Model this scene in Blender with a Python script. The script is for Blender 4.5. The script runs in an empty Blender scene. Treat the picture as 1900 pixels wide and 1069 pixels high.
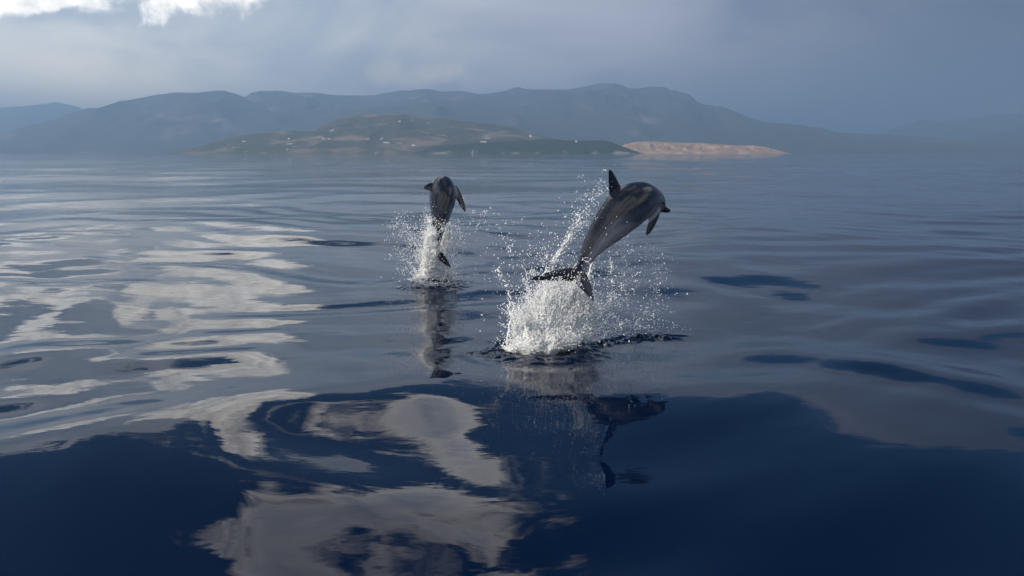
import bpy, math, random
import numpy as np
from mathutils import Vector

random.seed(7)
RNG = np.random.default_rng(11)
S = bpy.context.scene
COL = S.collection

# ---------------------------------------------------------------- camera
CAM_H = 2.05
FPX = 1478.0                       # focal length in pixels of the 1900 px wide photograph
CX, CY, HORIZON = 950.0, 534.5, 284.0
PITCH = math.atan((CY - HORIZON) / FPX)
cam_data = bpy.data.cameras.new('camera')
cam_data.sensor_width = 36.0
cam_data.lens = 36.0 * FPX / 1900.0
cam_data.clip_start = 0.05
cam_data.clip_end = 90000.0
cam = bpy.data.objects.new('camera', cam_data)
COL.objects.link(cam)
cam.location = (0, 0, CAM_H)
cam.rotation_euler = (math.radians(90) - PITCH, 0, 0)
S.camera = cam

# ---------------------------------------------------------------- light
SUN_AZ, SUN_EL = math.radians(-121), math.radians(27)     # azimuth clockwise from +Y (view direction)
SUN_DIR = Vector((math.sin(SUN_AZ) * math.cos(SUN_EL), math.cos(SUN_AZ) * math.cos(SUN_EL), math.sin(SUN_EL)))
sl = bpy.data.lights.new('sun', 'SUN')
sl.energy = 5.0
sl.angle = math.radians(0.5)
sl.color = (1.0, 0.90, 0.77)
sun = bpy.data.objects.new('sun', sl)
COL.objects.link(sun)
sun.rotation_euler = SUN_DIR.to_track_quat('Z', 'Y').to_euler()
sun.location = (-30, 10, 30)

S.view_settings.view_transform = 'Standard'
S.view_settings.look = 'None'
S.view_settings.gamma = 1.0
S.view_settings.exposure = 0.16
S.cycles.use_denoising = True
S.cycles.max_bounces = 10
S.cycles.diffuse_bounces = 8
S.cycles.transmission_bounces = 6
S.cycles.volume_bounces = 0


class NB:
    """small helper for building node graphs"""
    def __init__(self, tree):
        self.t = tree
        tree.nodes.clear()

    def n(self, kind, **kw):
        nd = self.t.nodes.new(kind)
        for k, v in kw.items():
            setattr(nd, k, v)
        return nd

    def put(self, sock, val):
        if isinstance(val, bpy.types.NodeSocket):
            self.t.links.new(val, sock)
        elif val is not None:
            sock.default_value = val

    def m(self, op, a, b=None, c=None, clamp=False):
        nd = self.n('ShaderNodeMath', operation=op)
        nd.use_clamp = clamp
        for i, v in enumerate((a, b, c)):
            self.put(nd.inputs[i], v)
        return nd.outputs[0]

    def vm(self, op, a, b=None, scale=None):
        nd = self.n('ShaderNodeVectorMath', operation=op)
        self.put(nd.inputs[0], a)
        if b is not None:
            self.put(nd.inputs[1], b)
        if scale is not None:
            self.put(nd.inputs[3], scale)
        return nd.outputs[1] if op == 'DOT_PRODUCT' else nd.outputs[0]

    def xyz(self, x, y, z):
        nd = self.n('ShaderNodeCombineXYZ')
        for i, v in enumerate((x, y, z)):
            self.put(nd.inputs[i], v)
        return nd.outputs[0]

    def sep(self, v):
        nd = self.n('ShaderNodeSeparateXYZ')
        self.put(nd.inputs[0], v)
        return nd.outputs

    def noise(self, vec, scale, detail=5.0, rough=0.55, dist=0.0, lac=2.0):
        nd = self.n('ShaderNodeTexNoise')
        self.put(nd.inputs['Vector'], vec)
        nd.inputs['Scale'].default_value = scale
        nd.inputs['Detail'].default_value = detail
        nd.inputs['Roughness'].default_value = rough
        nd.inputs['Lacunarity'].default_value = lac
        nd.inputs['Distortion'].default_value = dist
        return nd.outputs[0]

    def step(self, v, lo, hi):
        nd = self.n('ShaderNodeMapRange', interpolation_type='SMOOTHSTEP')
        self.put(nd.inputs[0], v)
        self.put(nd.inputs[1], lo)
        self.put(nd.inputs[2], hi)
        return nd.outputs[0]

    def lin(self, v, lo, hi, a, b):
        nd = self.n('ShaderNodeMapRange')
        for i, q in enumerate((v, lo, hi, a, b)):
            self.put(nd.inputs[i], q)
        return nd.outputs[0]

    def mix(self, f, a, b, mode='MIX'):
        nd = self.n('ShaderNodeMix', data_type='RGBA', blend_type=mode)
        self.put(nd.inputs[0], f)
        for i, v in ((6, a), (7, b)):
            if isinstance(v, tuple) and len(v) == 3:
                v = (*v, 1.0)
            self.put(nd.inputs[i], v)
        return nd.outputs[2]


# ---------------------------------------------------------------- sky
world = bpy.data.worlds.new('World')
S.world = world
world.use_nodes = True
b = NB(world.node_tree)
sky = b.n('ShaderNodeTexSky', sky_type='NISHITA')
sky.sun_disc = False
sky.sun_elevation = SUN_EL
sky.sun_rotation = SUN_AZ % (2 * math.pi)
sky.altitude = 0.0
sky.air_density = 1.2
sky.dust_density = 1.0
sky.ozone_density = 2.0
tc = b.n('ShaderNodeTexCoord')
D = b.vm('NORMALIZE', tc.outputs['Generated'])
dx, dy, dz = b.sep(D)
el = b.m('MULTIPLY', b.m('ARCSINE', dz), 180 / math.pi)               # degrees above the horizon
az = b.m('MULTIPLY', b.m('ARCTAN2', dx, dy), 180 / math.pi)           # degrees right of the view
zz = b.m('ADD', b.m('MAXIMUM', dz, 0.0), 0.14)
P = b.xyz(b.m('DIVIDE', dx, zz), b.m('DIVIDE', dy, zz), 0.0)          # cloud layer plane
warp = b.n('ShaderNodeTexNoise')
b.put(warp.inputs['Vector'], P)
warp.inputs['Scale'].default_value = 1.3
warp.inputs['Detail'].default_value = 2
P2 = b.vm('ADD', P, b.vm('SCALE', b.vm('SUBTRACT', warp.outputs[1], (0.5, 0.5, 0.5)), scale=0.55))
nP = b.noise(P2, 1.15, 6, 0.58)                     # layer clouds
nF = b.noise(P2, 4.2, 5, 0.62)                       # finer structure
Dst = b.vm('MULTIPLY', D, (1.0, 1.0, 2.3))
nS = b.noise(Dst, 3.4, 5, 0.55, 0.5)                 # soft stratus banding near the horizon
nC = b.noise(D, 15.0, 6, 0.58, 0.5)                 # cumulus billows


def blob(a0, e0, sa, se):
    u = b.m('DIVIDE', b.m('SUBTRACT', az, a0), sa)
    v = b.m('DIVIDE', b.m('SUBTRACT', el, e0), se)
    r2 = b.m('ADD', b.m('MULTIPLY', u, u), b.m('MULTIPLY', v, v))
    return b.m('EXPONENT', b.m('MULTIPLY', r2, -1.0))


def add(*xs):
    r = xs[0]
    for x in xs[1:]:
        r = b.m('ADD', r, x)
    return r


def mul(x, k):
    return b.m('MULTIPLY', x, k)


sunny = b.vm('DOT_PRODUCT', D, tuple(SUN_DIR))      # brighter cloud towards the sun
sunf = b.step(sunny, -0.90, 0.06)
K = 20.0                                            # Background strength is 0.05
c_dark = (0.072 * K, 0.095 * K, 0.165 * K)
c_mid = (0.50 * K, 0.51 * K, 0.58 * K)
c_lite = (0.88 * K, 0.89 * K, 0.88 * K)
strat = b.mix(b.step(sunf, 0.0, 0.5), c_dark, c_mid)
strat = b.mix(b.step(sunf, 0.45, 1.0), strat, c_lite)
# soft tonal banding of the overcast, slightly warm where thin
strat = b.mix(b.lin(nS, 0.40, 0.64, 0.0, 0.9), strat, b.mix(1.0, strat, (1.42, 1.34, 1.27), 'MULTIPLY'))
strat = b.mix(b.lin(nS, 0.30, 0.48, 0.9, 0.0), strat, b.mix(1.0, strat, (0.62, 0.70, 0.82), 'MULTIPLY'))
# thin warm light breaks low over the mountains
glow = add(mul(blob(-28, 3.6, 7.0, 2.8), 1.3), mul(blob(-5.5, 5.3, 3.6, 0.9), b.step(nC, 0.42, 0.62)),
           mul(blob(31.5, 2.9, 2.8, 0.7), b.step(nC, 0.42, 0.62)))
strat = b.mix(b.m('MINIMUM', mul(glow, 0.8), 1.0), strat, b.mix(1.0, strat, (1.75, 1.55, 1.25), 'MULTIPLY'))

# overcast sheet: closed near the horizon, breaking up higher
edge = add(17.5, mul(b.m('SUBTRACT', nP, 0.5), 26.0), mul(b.m('SUBTRACT', nF, 0.5), 7.0),
           mul(blob(-27, 17, 9, 9), 3.0))
dE = b.m('SUBTRACT', edge, el)
maskA = b.step(dE, -0.7, 0.9)
strat = b.mix(b.lin(el, 7.5, 12.5, 0.0, 1.0), strat, b.mix(1.0, strat, (0.56, 0.64, 0.76), 'MULTIPLY'))          # thicker, greyer sheet higher up
strat = b.mix(mul(b.step(dE, 3.2, 0.2), b.step(el, 9.0, 13.0)), strat, b.mix(1.0, strat, (1.35, 1.25, 1.18), 'MULTIPLY'))
# broken sunlit clouds higher up
biasB = add(mul(blob(-11, 35, 9, 14), 0.17), mul(blob(-29, 43, 9, 6), 0.26), mul(blob(-28, 29, 9, 6), -0.20),
            mul(blob(16, 36, 17, 15), -0.24), mul(blob(0, 75, 60, 26), 0.06))
fB = add(nP, mul(b.m('SUBTRACT', nF, 0.5), 0.40), biasB)
maskB = b.m('MULTIPLY', b.step(fB, 0.50, 0.585), b.step(el, 17.0, 23.0))
bright = b.lin(nF, 0.3, 0.7, 0.75, 1.35)
rim = b.step(fB, 0.70, 0.53)
bright = b.m('MULTIPLY', bright, b.lin(rim, 0, 1, 0.8, 1.8))
cB = b.vm('SCALE', b.mix(rim, (0.88 * K, 0.96 * K, 1.05 * K), (1.05 * K, 0.98 * K, 0.90 * K)), scale=bright)
# the white cumulus beside the sun
fC = add(mul(blob(-21.0, 12.6, 5.0, 4.7), 0.76), mul(blob(-30.5, 9.9, 4.2, 1.8), 0.95), mul(blob(-16.5, 18, 3.6, 5), 0.50), nC)
maskC = b.step(fC, 0.80, 0.97)
cC = b.vm('SCALE', (2.3 * K, 2.18 * K, 1.98 * K), scale=b.lin(b.noise(D, 34.0, 4, 0.6), 0.28, 0.72, 0.45, 1.25))

clear = b.mix(1.0, sky.outputs[0], (0.14, 0.60, 1.0), 'MULTIPLY')      # deep clear blue between the clouds
base = b.mix(maskB, clear, cB)
base = b.mix(maskA, base, strat)
base = b.mix(maskC, base, cC)
# small warm cloud bank above the middle of the range
fD = add(mul(blob(-6.0, 5.4, 4.2, 1.1), 0.45), mul(blob(31.0, 2.6, 3.0, 0.7), 0.22), mul(blob(-29, 3.2, 5.0, 1.6), 0.25), nC)
base = b.mix(mul(b.step(fD, 0.70, 0.98), 0.62), base, (1.05 * K, 0.93 * K, 0.83 * K))
bg = b.n('ShaderNodeBackground')
b.put(bg.inputs[0], base)
bg.inputs[1].default_value = 0.05
wo = b.n('ShaderNodeOutputWorld')
b.t.links.new(bg.outputs[0], wo.inputs[0])


# ---------------------------------------------------------------- helpers
FWD = Vector((0, math.cos(PITCH), -math.sin(PITCH)))
UPV = Vector((0, math.sin(PITCH), math.cos(PITCH)))


def ray(px, py):
    return FWD + Vector((1, 0, 0)) * ((px - CX) / FPX) + UPV * ((CY - py) / FPX)


def at(px, py, dist):
    """point on the pixel's ray at forward distance dist (metres along the sea)"""
    r = ray(px, py)
    return np.array((r.x / r.y * dist, dist, CAM_H + r.z / r.y * dist))


def ground(px, py):
    r = ray(px, py)
    k = -CAM_H / r.z
    return np.array((r.x * k, r.y * k, 0.0))


def tag(o, label=None, cat=None, group=None, kind=None):
    if label: o['label'] = label
    if cat: o['category'] = cat
    if group: o['group'] = group
    if kind: o['kind'] = kind
    return o


def np_mesh(name, verts, faces, mat, parent=None, smooth=True, loc=None):
    """faces: int array (n,3) or (n,4)"""
    me = bpy.data.meshes.new(name)
    verts = np.asarray(verts, dtype=np.float32)
    if loc is not None:
        verts = verts - np.asarray(loc, dtype=np.float32)
    faces = np.asarray(faces, dtype=np.int32)
    k = faces.shape[1]
    me.vertices.add(len(verts))
    me.vertices.foreach_set('co', verts.ravel())
    me.loops.add(faces.size)
    me.loops.foreach_set('vertex_index', faces.ravel())
    me.polygons.add(len(faces))
    me.polygons.foreach_set('loop_start', np.arange(0, faces.size, k, dtype=np.int32))
    me.polygons.foreach_set('loop_total', np.full(len(faces), k, dtype=np.int32))
    me.polygons.foreach_set('use_smooth', np.full(len(faces), smooth, dtype=bool))
    me.update(calc_edges=True)
    me.validate()
    if mat: me.materials.append(mat)
    o = bpy.data.objects.new(name, me)
    if loc is not None and parent is None:
        o.location = loc
    COL.objects.link(o)
    if parent: o.parent = parent
    return o


def empty(name, loc):
    o = bpy.data.objects.new(name, None)
    o.location = loc
    o.empty_display_size = 0.3
    COL.objects.link(o)
    return o


def material(name):
    m = bpy.data.materials.new(name)
    m.use_nodes = True
    nb = NB(m.node_tree)
    out = nb.n('ShaderNodeOutputMaterial')
    return m, nb, out


def hash3(ix, iy, iz):
    h = (ix * 374761393 + iy * 668265263 + iz * 2147483647 + 1274126177) & 0xffffffff
    h = ((h ^ (h >> 13)) * 1274126177) & 0xffffffff
    h = ((h ^ (h >> 16)) * 2246822519) & 0xffffffff
    return ((h ^ (h >> 15)) & 0xffffff) / float(0xffffff)


def vnoise(p):
    """value noise, p (n,3) -> 0..1"""
    p = np.asarray(p, dtype=np.float64)
    i = np.floor(p).astype(np.int64)
    f = p - i
    f = f * f * f * (f * (f * 6 - 15) + 10)
    r = np.zeros(len(p))
    for a in (0, 1):
        wx = f[:, 0] if a else 1 - f[:, 0]
        for c in (0, 1):
            wy = f[:, 1] if c else 1 - f[:, 1]
            for e in (0, 1):
                wz = f[:, 2] if e else 1 - f[:, 2]
                r += wx * wy * wz * hash3(i[:, 0] + a, i[:, 1] + c, i[:, 2] + e)
    return r


def fbm(p, octaves=4, gain=0.5):
    p = np.asarray(p, dtype=np.float64)
    r = np.zeros(len(p)); amp = 1.0; tot = 0.0
    for k in range(octaves):
        r += amp * vnoise(p * 2.0 ** k + 17.3 * k)
        tot += amp; amp *= gain
    return r / tot


def smooth01(x):
    x = np.clip(x, 0, 1)
    return x * x * (3 - 2 * x)


def catmull(pts, n):
    pts = np.asarray(pts, dtype=float)
    q = np.vstack([2 * pts[0] - pts[1], pts, 2 * pts[-1] - pts[-2]])
    m = len(pts) - 1
    out = []
    for t in np.linspace(0, m, n):
        k = min(int(t), m - 1); u = t - k
        p0, p1, p2, p3 = q[k:k + 4]
        out.append(0.5 * (2 * p1 + (p2 - p0) * u + (2 * p0 - 5 * p1 + 4 * p2 - p3) * u * u + (3 * p1 - p0 - 3 * p2 + p3) * u ** 3))
    return np.array(out)


def unit(v):
    v = np.asarray(v, dtype=float)
    return v / (np.linalg.norm(v) + 1e-12)


# ---------------------------------------------------------------- materials
def water_material():
    m, nb, out = material('sea_water')
    p = nb.n('ShaderNodeBsdfPrincipled')
    p.inputs['Base Color'].default_value = (0.0000, 0.0045, 0.020, 1)
    p.inputs['Roughness'].default_value = 0.012
    p.inputs['IOR'].default_value = 1.333
    geo = nb.n('ShaderNodeNewGeometry')
    pos = geo.outputs['Position']
    a = nb.noise(nb.vm('MULTIPLY', pos, (1.0, 1.6, 1.0)), 3.2, 5, 0.5, 0.3)
    c = nb.noise(nb.vm('MULTIPLY', pos, (1.0, 1.5, 1.0)), 0.35, 3, 0.5)
    patch = nb.noise(pos, 0.09, 3, 0.5)
    px_, py_, pz_ = nb.sep(pos)
    rad = nb.m('SQRT', nb.m('ADD', nb.m('MULTIPLY', px_, px_), nb.m('MULTIPLY', py_, py_)))
    lee = nb.m('MULTIPLY', nb.lin(rad, 5.0, 15.0, 0.38, 1.0), nb.lin(rad, 18.0, 90.0, 1.0, 3.2))                       # calm slick round the drifting boat
    mid = nb.noise(nb.vm('MULTIPLY', pos, (0.75, 1.5, 1.0)), 1.1, 4, 0.5, 0.4)
    h = nb.m('ADD', nb.m('MULTIPLY', nb.m('MULTIPLY', a, nb.lin(patch, 0.35, 0.65, 0.15, 1.0)), 0.0042), nb.m('MULTIPLY', c, 0.02))
    h = nb.m('ADD', h, nb.m('MULTIPLY', nb.m('MULTIPLY', mid, nb.lin(patch, 0.3, 0.7, 0.4, 1.0)), 0.014))
    h = nb.m('MULTIPLY', h, lee)
    bp = nb.n('ShaderNodeBump')
    bp.inputs['Strength'].default_value = 1.0
    bp.inputs['Distance'].default_value = 1.0
    nb.put(bp.inputs['Height'], h)
    nb.t.links.new(bp.outputs[0], p.inputs['Normal'])
    nb.t.links.new(p.outputs[0], out.inputs[0])
    return m


def terrain_material(name, veg, dry, field, dry_amt, field_amt, scale, cliff=None):
    m, nb, out = material(name)
    p = nb.n('ShaderNodeBsdfPrincipled')
    p.inputs['Roughness'].default_value = 0.95
    p.inputs['Specular IOR Level'].default_value = 0.1
    geo = nb.n('ShaderNodeNewGeometry')
    pos = nb.vm('SCALE', geo.outputs['Position'], scale=scale)
    n1 = nb.noise(nb.vm('MULTIPLY', pos, (1, 1, 3)), 1.0, 6, 0.6, 0.6)
    n2 = nb.noise(nb.vm('MULTIPLY', pos, (1, 0.6, 3)), 2.6, 5, 0.55, 0.3)
    n3 = nb.noise(pos, 14.0, 4, 0.6)
    c = nb.mix(nb.step(n1, 0.62 - dry_amt, 0.74 - dry_amt), veg, dry)
    c = nb.mix(nb.step(n2, 0.72 - field_amt, 0.76 - field_amt), c, field)
    c = nb.mix(nb.lin(n3, 0.3, 0.7, 0.0, 0.45), c, nb.mix(1.0, c, (0.45, 0.5, 0.5), 'MULTIPLY'))
    if cliff:
        z = nb.sep(geo.outputs['Position'])[2]
        low = nb.m('MULTIPLY', nb.step(z, cliff[1], 0.0), nb.step(nb.noise(nb.vm('MULTIPLY', geo.outputs['Position'], (0.012, 0.012, 0.002)), 1.0, 4, 0.6), 0.5, 0.62))
        c = nb.mix(low, c, cliff[0])
    nb.put(p.inputs['Base Color'], c)
    nb.t.links.new(p.outputs[0], out.inputs[0])
    return m


def plain(name, col, rough=0.6):
    m, nb, out = material(name)
    p = nb.n('ShaderNodeBsdfPrincipled')
    tcn = nb.n('ShaderNodeTexCoord')
    n = nb.noise(tcn.outputs['Object'], 3.0, 4, 0.6)
    nb.put(p.inputs['Base Color'], nb.mix(nb.lin(n, 0.3, 0.7, 0, 1), tuple(c * 0.85 for c in col), col))
    p.inputs['Roughness'].default_value = rough
    nb.t.links.new(p.outputs[0], out.inputs[0])
    return m


# ---------------------------------------------------------------- the sea
RIGHT_SPLASH = ground(1012, 652)
LEFT_SPLASH = ground(806, 522)


def sea_height(X, Y):
    r = np.hypot(X, Y) + 1e-6
    spacing = SEA_DR(r)
    rng = np.random.default_rng(5)
    wx = X + 1.6 * np.sin(Y * 0.23 + 1.0) + 0.7 * np.sin(X * 0.61 + Y * 0.35)
    wy = Y + 1.2 * np.sin(X * 0.31 + 2.0) + 0.5 * np.sin(X * 0.83 - Y * 0.52 + 4)
    h = np.zeros_like(X)
    nw = 64
    lam = np.exp(np.linspace(math.log(0.32), math.log(26.0), nw))
    for L in lam:
        th = math.radians(90 + rng.normal(0, 38))
        ph = rng.uniform(0, 2 * math.pi)
        k = 2 * math.pi / L
        if L > 8:
            slope = 0.0070
        elif L > 3:
            slope = 0.0060
        elif L > 1.0:
            slope = 0.0135
        elif L > 0.6:
            slope = 0.0050
        else:
            slope = 0.0024
        slope *= rng.uniform(0.6, 1.3)
        a = slope / k
        fade = 1 - smooth01((spacing - L / 5.5) / (L / 5.5))
        if fade.max() <= 0:
            continue
        h += a * fade * np.sin(k * (wx * math.cos(th) + wy * math.sin(th)) + ph)
    # shorter swell running out from the boat
    rng2 = np.random.default_rng(21)
    for _ in range(7):
        L = rng2.uniform(1.3, 2.6); th = math.radians(90 + rng2.normal(0, 26)); ph = rng2.uniform(0, 6.28); k = 2 * math.pi / L
        h += (0.0062 / k) * (1 - smooth01((r - 9.0) / 9.0)) * np.sin(k * (wx * math.cos(th) + wy * math.sin(th)) + ph)
    # the bow wave: a long rounded crest arching across the foreground
    q = np.hypot(X - 0.15, (Y - 2.75) * 1.0)
    ang = np.arctan2(X - 0.15, Y - 2.75)
    crest = 3.95 + 0.12 * np.sin(ang * 3.1 + 0.6)
    u = q - crest
    h += 0.115 * np.exp(-np.where(u < 0, (u / 1.5) ** 2, (u / 1.25) ** 2)) * np.clip(np.cos(ang * 0.75), 0, 1)
    # its second, shorter crests to starboard
    for rad_, a0, aw, hh_ in ((5.75, 0.72, 0.26, 0.085), (4.75, 0.86, 0.22, 0.045)):
        u2 = q - rad_ - 0.18 * np.sin(ang * 5.0 + rad_)
        h += hh_ * np.exp(-np.where(u2 < 0, (u2 / 0.42) ** 2, (u2 / 0.55) ** 2)) * np.exp(-((ang - a0) / aw) ** 2)
    # churned water round the two leaps
    P3 = np.stack([X, Y, np.zeros_like(X)], 1)
    near = (r > 5) & (r < 18)
    Pn = P3[near]
    if len(Pn):
        x, y = Pn[:, 0], Pn[:, 1]
        add_h = np.zeros(len(Pn))
        ax, ay = RIGHT_SPLASH[0] - 0.95, RIGHT_SPLASH[1] - 0.02
        bx, by = ground(1285, 606)[:2]
        dxl, dyl = bx - ax, by - ay
        ll = math.hypot(dxl, dyl)
        tx, ty = dxl / ll, dyl / ll
        s = (x - ax) * tx + (y - ay) * ty
        d = -(x - ax) * ty + (y - ay) * tx
        d = d + 0.06 * np.sin(s * 5.0)
        along = smooth01(s / 0.5) * smooth01((ll - s) / 0.7)
        ridge = np.exp(-(d / 0.13) ** 2) * along
        chop = fbm(Pn * 5.5, 3) - 0.5
        chop2 = fbm(Pn * 14.0 + 5, 2) - 0.5
        add_h += ridge * (0.03 + 0.10 * chop + 0.10 * chop2)
        for (c, rad, hh) in ((RIGHT_SPLASH, 0.62, 0.05), (LEFT_SPLASH, 0.55, 0.04)):
            e = np.hypot(x - c[0], (y - c[1])) / rad
            ring = np.exp(-((e - 0.75) / 0.30) ** 2)
            add_h += ring * (hh + 0.07 * chop + 0.05 * chop2)
            # faint ripple rings running out
            rr = e * rad
            add_h += 0.0022 * np.sin(rr * 15.0) * np.exp(-((rr - rad * 1.6) / (0.8 * rad)) ** 2)
        h[near] += add_h
    return h


# rows of the sea sheet: fine near the boat and round the leaps, widening to the horizon
R1 = 30000.0
RAD = [0.7]
while RAD[-1] < R1:
    r_ = RAD[-1]
    step_ = max(0.055 if r_ < 3 else 0.0, 0.00046 * r_ * r_ if r_ < 50 else 0.023 * r_)
    if 6.6 < r_ < 13.6: step_ *= 0.5
    RAD.append(r_ + step_)
RAD = np.array(RAD)
_dr = np.gradient(RAD)


def SEA_DR(r):
    return np.maximum(np.interp(r, RAD, _dr), r * math.radians(0.15))


def build_sea():
    azd = np.concatenate([np.linspace(-49, 49, 660), np.linspace(53, 307, 64)])
    A = np.radians(azd)
    nr, na = len(RAD), len(A)
    R, T = np.meshgrid(RAD, A, indexing='ij')
    X = (R * np.sin(T)).ravel(); Y = (R * np.cos(T)).ravel()
    Z = sea_height(X, Y)
    V = np.stack([X, Y, Z], 1)
    i = np.arange(nr - 1)[:, None] * na
    j = np.arange(na)[None, :]
    j2 = (j + 1) % na
    F = np.stack([(i + j), (i + j2), (i + na + j2), (i + na + j)], -1).reshape(-1, 4)[:, ::-1]
    V = np.vstack([V, [[0, 0, 0]]])
    c = len(V) - 1
    jj = np.arange(na)
    fan = np.stack([np.full(na, c), jj, (jj + 1) % na, (jj + 1) % na], 1)
    o = np_mesh('sea', V, F, water_material())
    hub = np.stack([np.full(na, c), (jj + 1) % na, jj], 1)
    import bmesh
    bm = bmesh.new(); bm.from_mesh(o.data); bm.verts.ensure_lookup_table()
    for t in hub:
        try: bm.faces.new([bm.verts[int(q)] for q in t]).smooth = True
        except ValueError: pass
    bm.to_mesh(o.data); bm.free()
    tag(o, 'calm dark blue sea with long glassy swells mirroring the clouds', 'sea', kind='structure')
    return o


sea = build_sea()


# ---------------------------------------------------------------- mountains
def ridge(name, label, dist, prof, front, back, mat, nu=220, nv=46, rough=0.18, seed=0, crest=0.055, nscale=1.0):
    prof = np.array(prof, dtype=float)
    xs = np.linspace(prof[0, 0], prof[-1, 0], nu)
    ys = np.interp(xs, prof[:, 0], prof[:, 1])
    # soften the corners of the traced skyline
    k = 3
    ys = np.convolve(np.pad(ys, k // 2, mode='edge'), np.ones(k) / k, mode='valid')
    V = []
    s = np.linspace(-1, 1, nv)
    pts = np.array([at(x, y, 1.0) for x, y in zip(xs, ys)])
    tx = pts[:, 0]; tz = pts[:, 2] - CAM_H
    H = CAM_H + tz * dist
    wdt = np.where(s < 0, front, back)
    for q, w in zip(s, wdt):
        Y = dist + q * w
        X = tx * dist * (1 + 0.35 * q * w / dist)
        g = 1 - abs(q) ** (1.15 if q < 0 else 1.4)
        px = np.stack([X, np.full(nu, Y), np.zeros(nu)], 1) / (900.0 * nscale) + seed * 13.7
        n = np.abs(fbm(px, 5, 0.52) - 0.5) * 2
        n2 = fbm(px * 0.45 + 3.3, 3) - 0.5
        z = H * g * (1 + (rough * 2.0 * (0.28 - n) + rough * 1.6 * n2) * min(1.0, 2.6 * (1 - g)))
        if abs(q) < 0.09:
            z = z + H * crest * (fbm(px * 4, 4, 0.6) - 0.5) * 2
        # never above the traced skyline as seen from the shore
        lim = CAM_H + tz * Y
        if q != 0:
            z = np.minimum(z, lim * 0.995 + 0.0)
        z = np.where(g <= 0.001, -3.0, z)
        V.append(np.stack([X, np.full(nu, Y), z], 1))
    V = np.array(V)
    V[:, 0, 2] = -3.0; V[:, -1, 2] = -3.0
    V = V.reshape(-1, 3)
    i = np.arange(nv - 1)[:, None] * nu; j = np.arange(nu - 1)[None, :]
    F = np.stack([i + j, i + j + 1, i + nu + j + 1, i + nu + j], -1).reshape(-1, 4)
    o = np_mesh(name, V, F, mat)
    return tag(o, label, 'hill' if 'hill' in name else 'mountain', kind='structure')


forest = terrain_material('forested_slope', (0.065, 0.072, 0.062), (0.18, 0.16, 0.145), (0.26, 0.23, 0.19), 0.06, 0.02, 0.0010)
scrub = terrain_material('scrub_hill', (0.072, 0.072, 0.050), (0.20, 0.155, 0.115), (0.36, 0.31, 0.26), 0.125, 0.08, 0.0036)
coastm = terrain_material('dark_headland', (0.030, 0.040, 0.024), (0.08, 0.075, 0.05), (0.22, 0.19, 0.14), 0.02, 0.02, 0.004, cliff=((0.24, 0.22, 0.19), 22.0))
pinkm = terrain_material('bare_sandy_hill', (0.34, 0.225, 0.155), (0.50, 0.345, 0.25), (0.55, 0.44, 0.37), 0.10, 0.06, 0.009, cliff=((0.6, 0.52, 0.46), 7.0))

ridge('far_mountain', 'pale far mountain with one low peak behind the large forested mountain', 17000,
      [(-260, 230), (-120, 212), (-40, 204), (0, 200), (60, 196), (105, 189), (150, 200), (230, 216), (330, 240), (420, 283)], 4000, 3000, forest, seed=1)
ridge('far_mountain', 'faint blue far mountain range rising under the dark storm cloud', 18000,
      [(1600, 283), (1650, 241), (1690, 228), (1712, 222), (1740, 227), (1765, 222), (1790, 221), (1830, 214), (1860, 211), (1900, 209), (1980, 200), (2100, 205), (2250, 225)], 4000, 3000, forest, seed=2)
ridge('near_blue_mountain', 'dark blue shoulder of land sloping down in front of faint mountain range', 14000,
      [(1690, 283), (1760, 262), (1820, 250), (1860, 243), (1900, 234), (2000, 222), (2150, 215), (2300, 240)], 3000, 2500, forest, seed=3)
ridge('main_mountain_range', 'long blue mountain range with twin rounded summits across the strait', 13000,
      [(380, 200), (440, 195), (470, 178), (495, 168), (520, 168), (545, 172), (580, 171), (620, 176), (680, 177), (720, 171), (765, 165), (800, 165), (820, 170), (850, 168), (880, 172), (910, 173), (935, 168), (958, 160), (985, 166), (1020, 165), (1050, 166), (1085, 160), (1115, 154), (1138, 155), (1160, 163), (1180, 164), (1205, 160), (1225, 161), (1250, 172), (1280, 190), (1310, 196), (1350, 216), (1380, 227), (1420, 229), (1460, 235), (1500, 244), (1560, 247), (1650, 250), (1750, 257), (1850, 263), (1980, 272), (2100, 284)],
      4200, 3000, forest, nu=420, nv=70, seed=4, rough=0.42)
ridge('middle_mountain_ridge', 'shadowed blue middle ridge stepping down behind the patchy coastal hill', 10500,
      [(480, 283), (560, 232), (640, 205), (700, 198), (760, 192), (830, 184), (880, 190), (960, 212), (1010, 228), (1060, 243), (1120, 254), (1180, 266), (1260, 284)], 2600, 2200, forest, seed=5, rough=0.40)
ridge('left_mountain', 'large forested blue mountain falling steeply to the sea beside the pale far peak', 11200,
      [(8, 284), (30, 266), (70, 246), (110, 226), (150, 206), (170, 199), (185, 200), (230, 190), (290, 176), (330, 171), (370, 172), (400, 169), (417, 167), (440, 175), (465, 186), (500, 200), (560, 222), (640, 250), (740, 283)], 2600, 2400, forest, nu=260, nv=64, seed=6, rough=0.42)
ridge('coastal_hill', 'patchy green coastal hill with dry pinkish fields and scattered white houses', 6000,
      [(540, 268), (570, 250), (600, 233), (630, 220), (665, 213), (700, 211), (745, 210), (775, 213), (800, 219), (840, 222), (880, 227), (920, 232), (960, 238), (985, 248), (1020, 256), (1060, 263), (1110, 270), (1170, 283)], 1150, 900, scrub, nu=240, nv=56, seed=7, rough=0.30, nscale=0.45)
ridge('low_hill', 'low grey-green wooded hill dotted with houses at the foot of the forested mountain', 5400,
      [(330, 284), (360, 276), (400, 262), (430, 255), (470, 248), (510, 245), (545, 242), (600, 243), (650, 250), (720, 258), (800, 266), (900, 272), (960, 283)], 480, 700, scrub, nu=220, nv=40, seed=8, rough=0.16, nscale=0.35)
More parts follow.
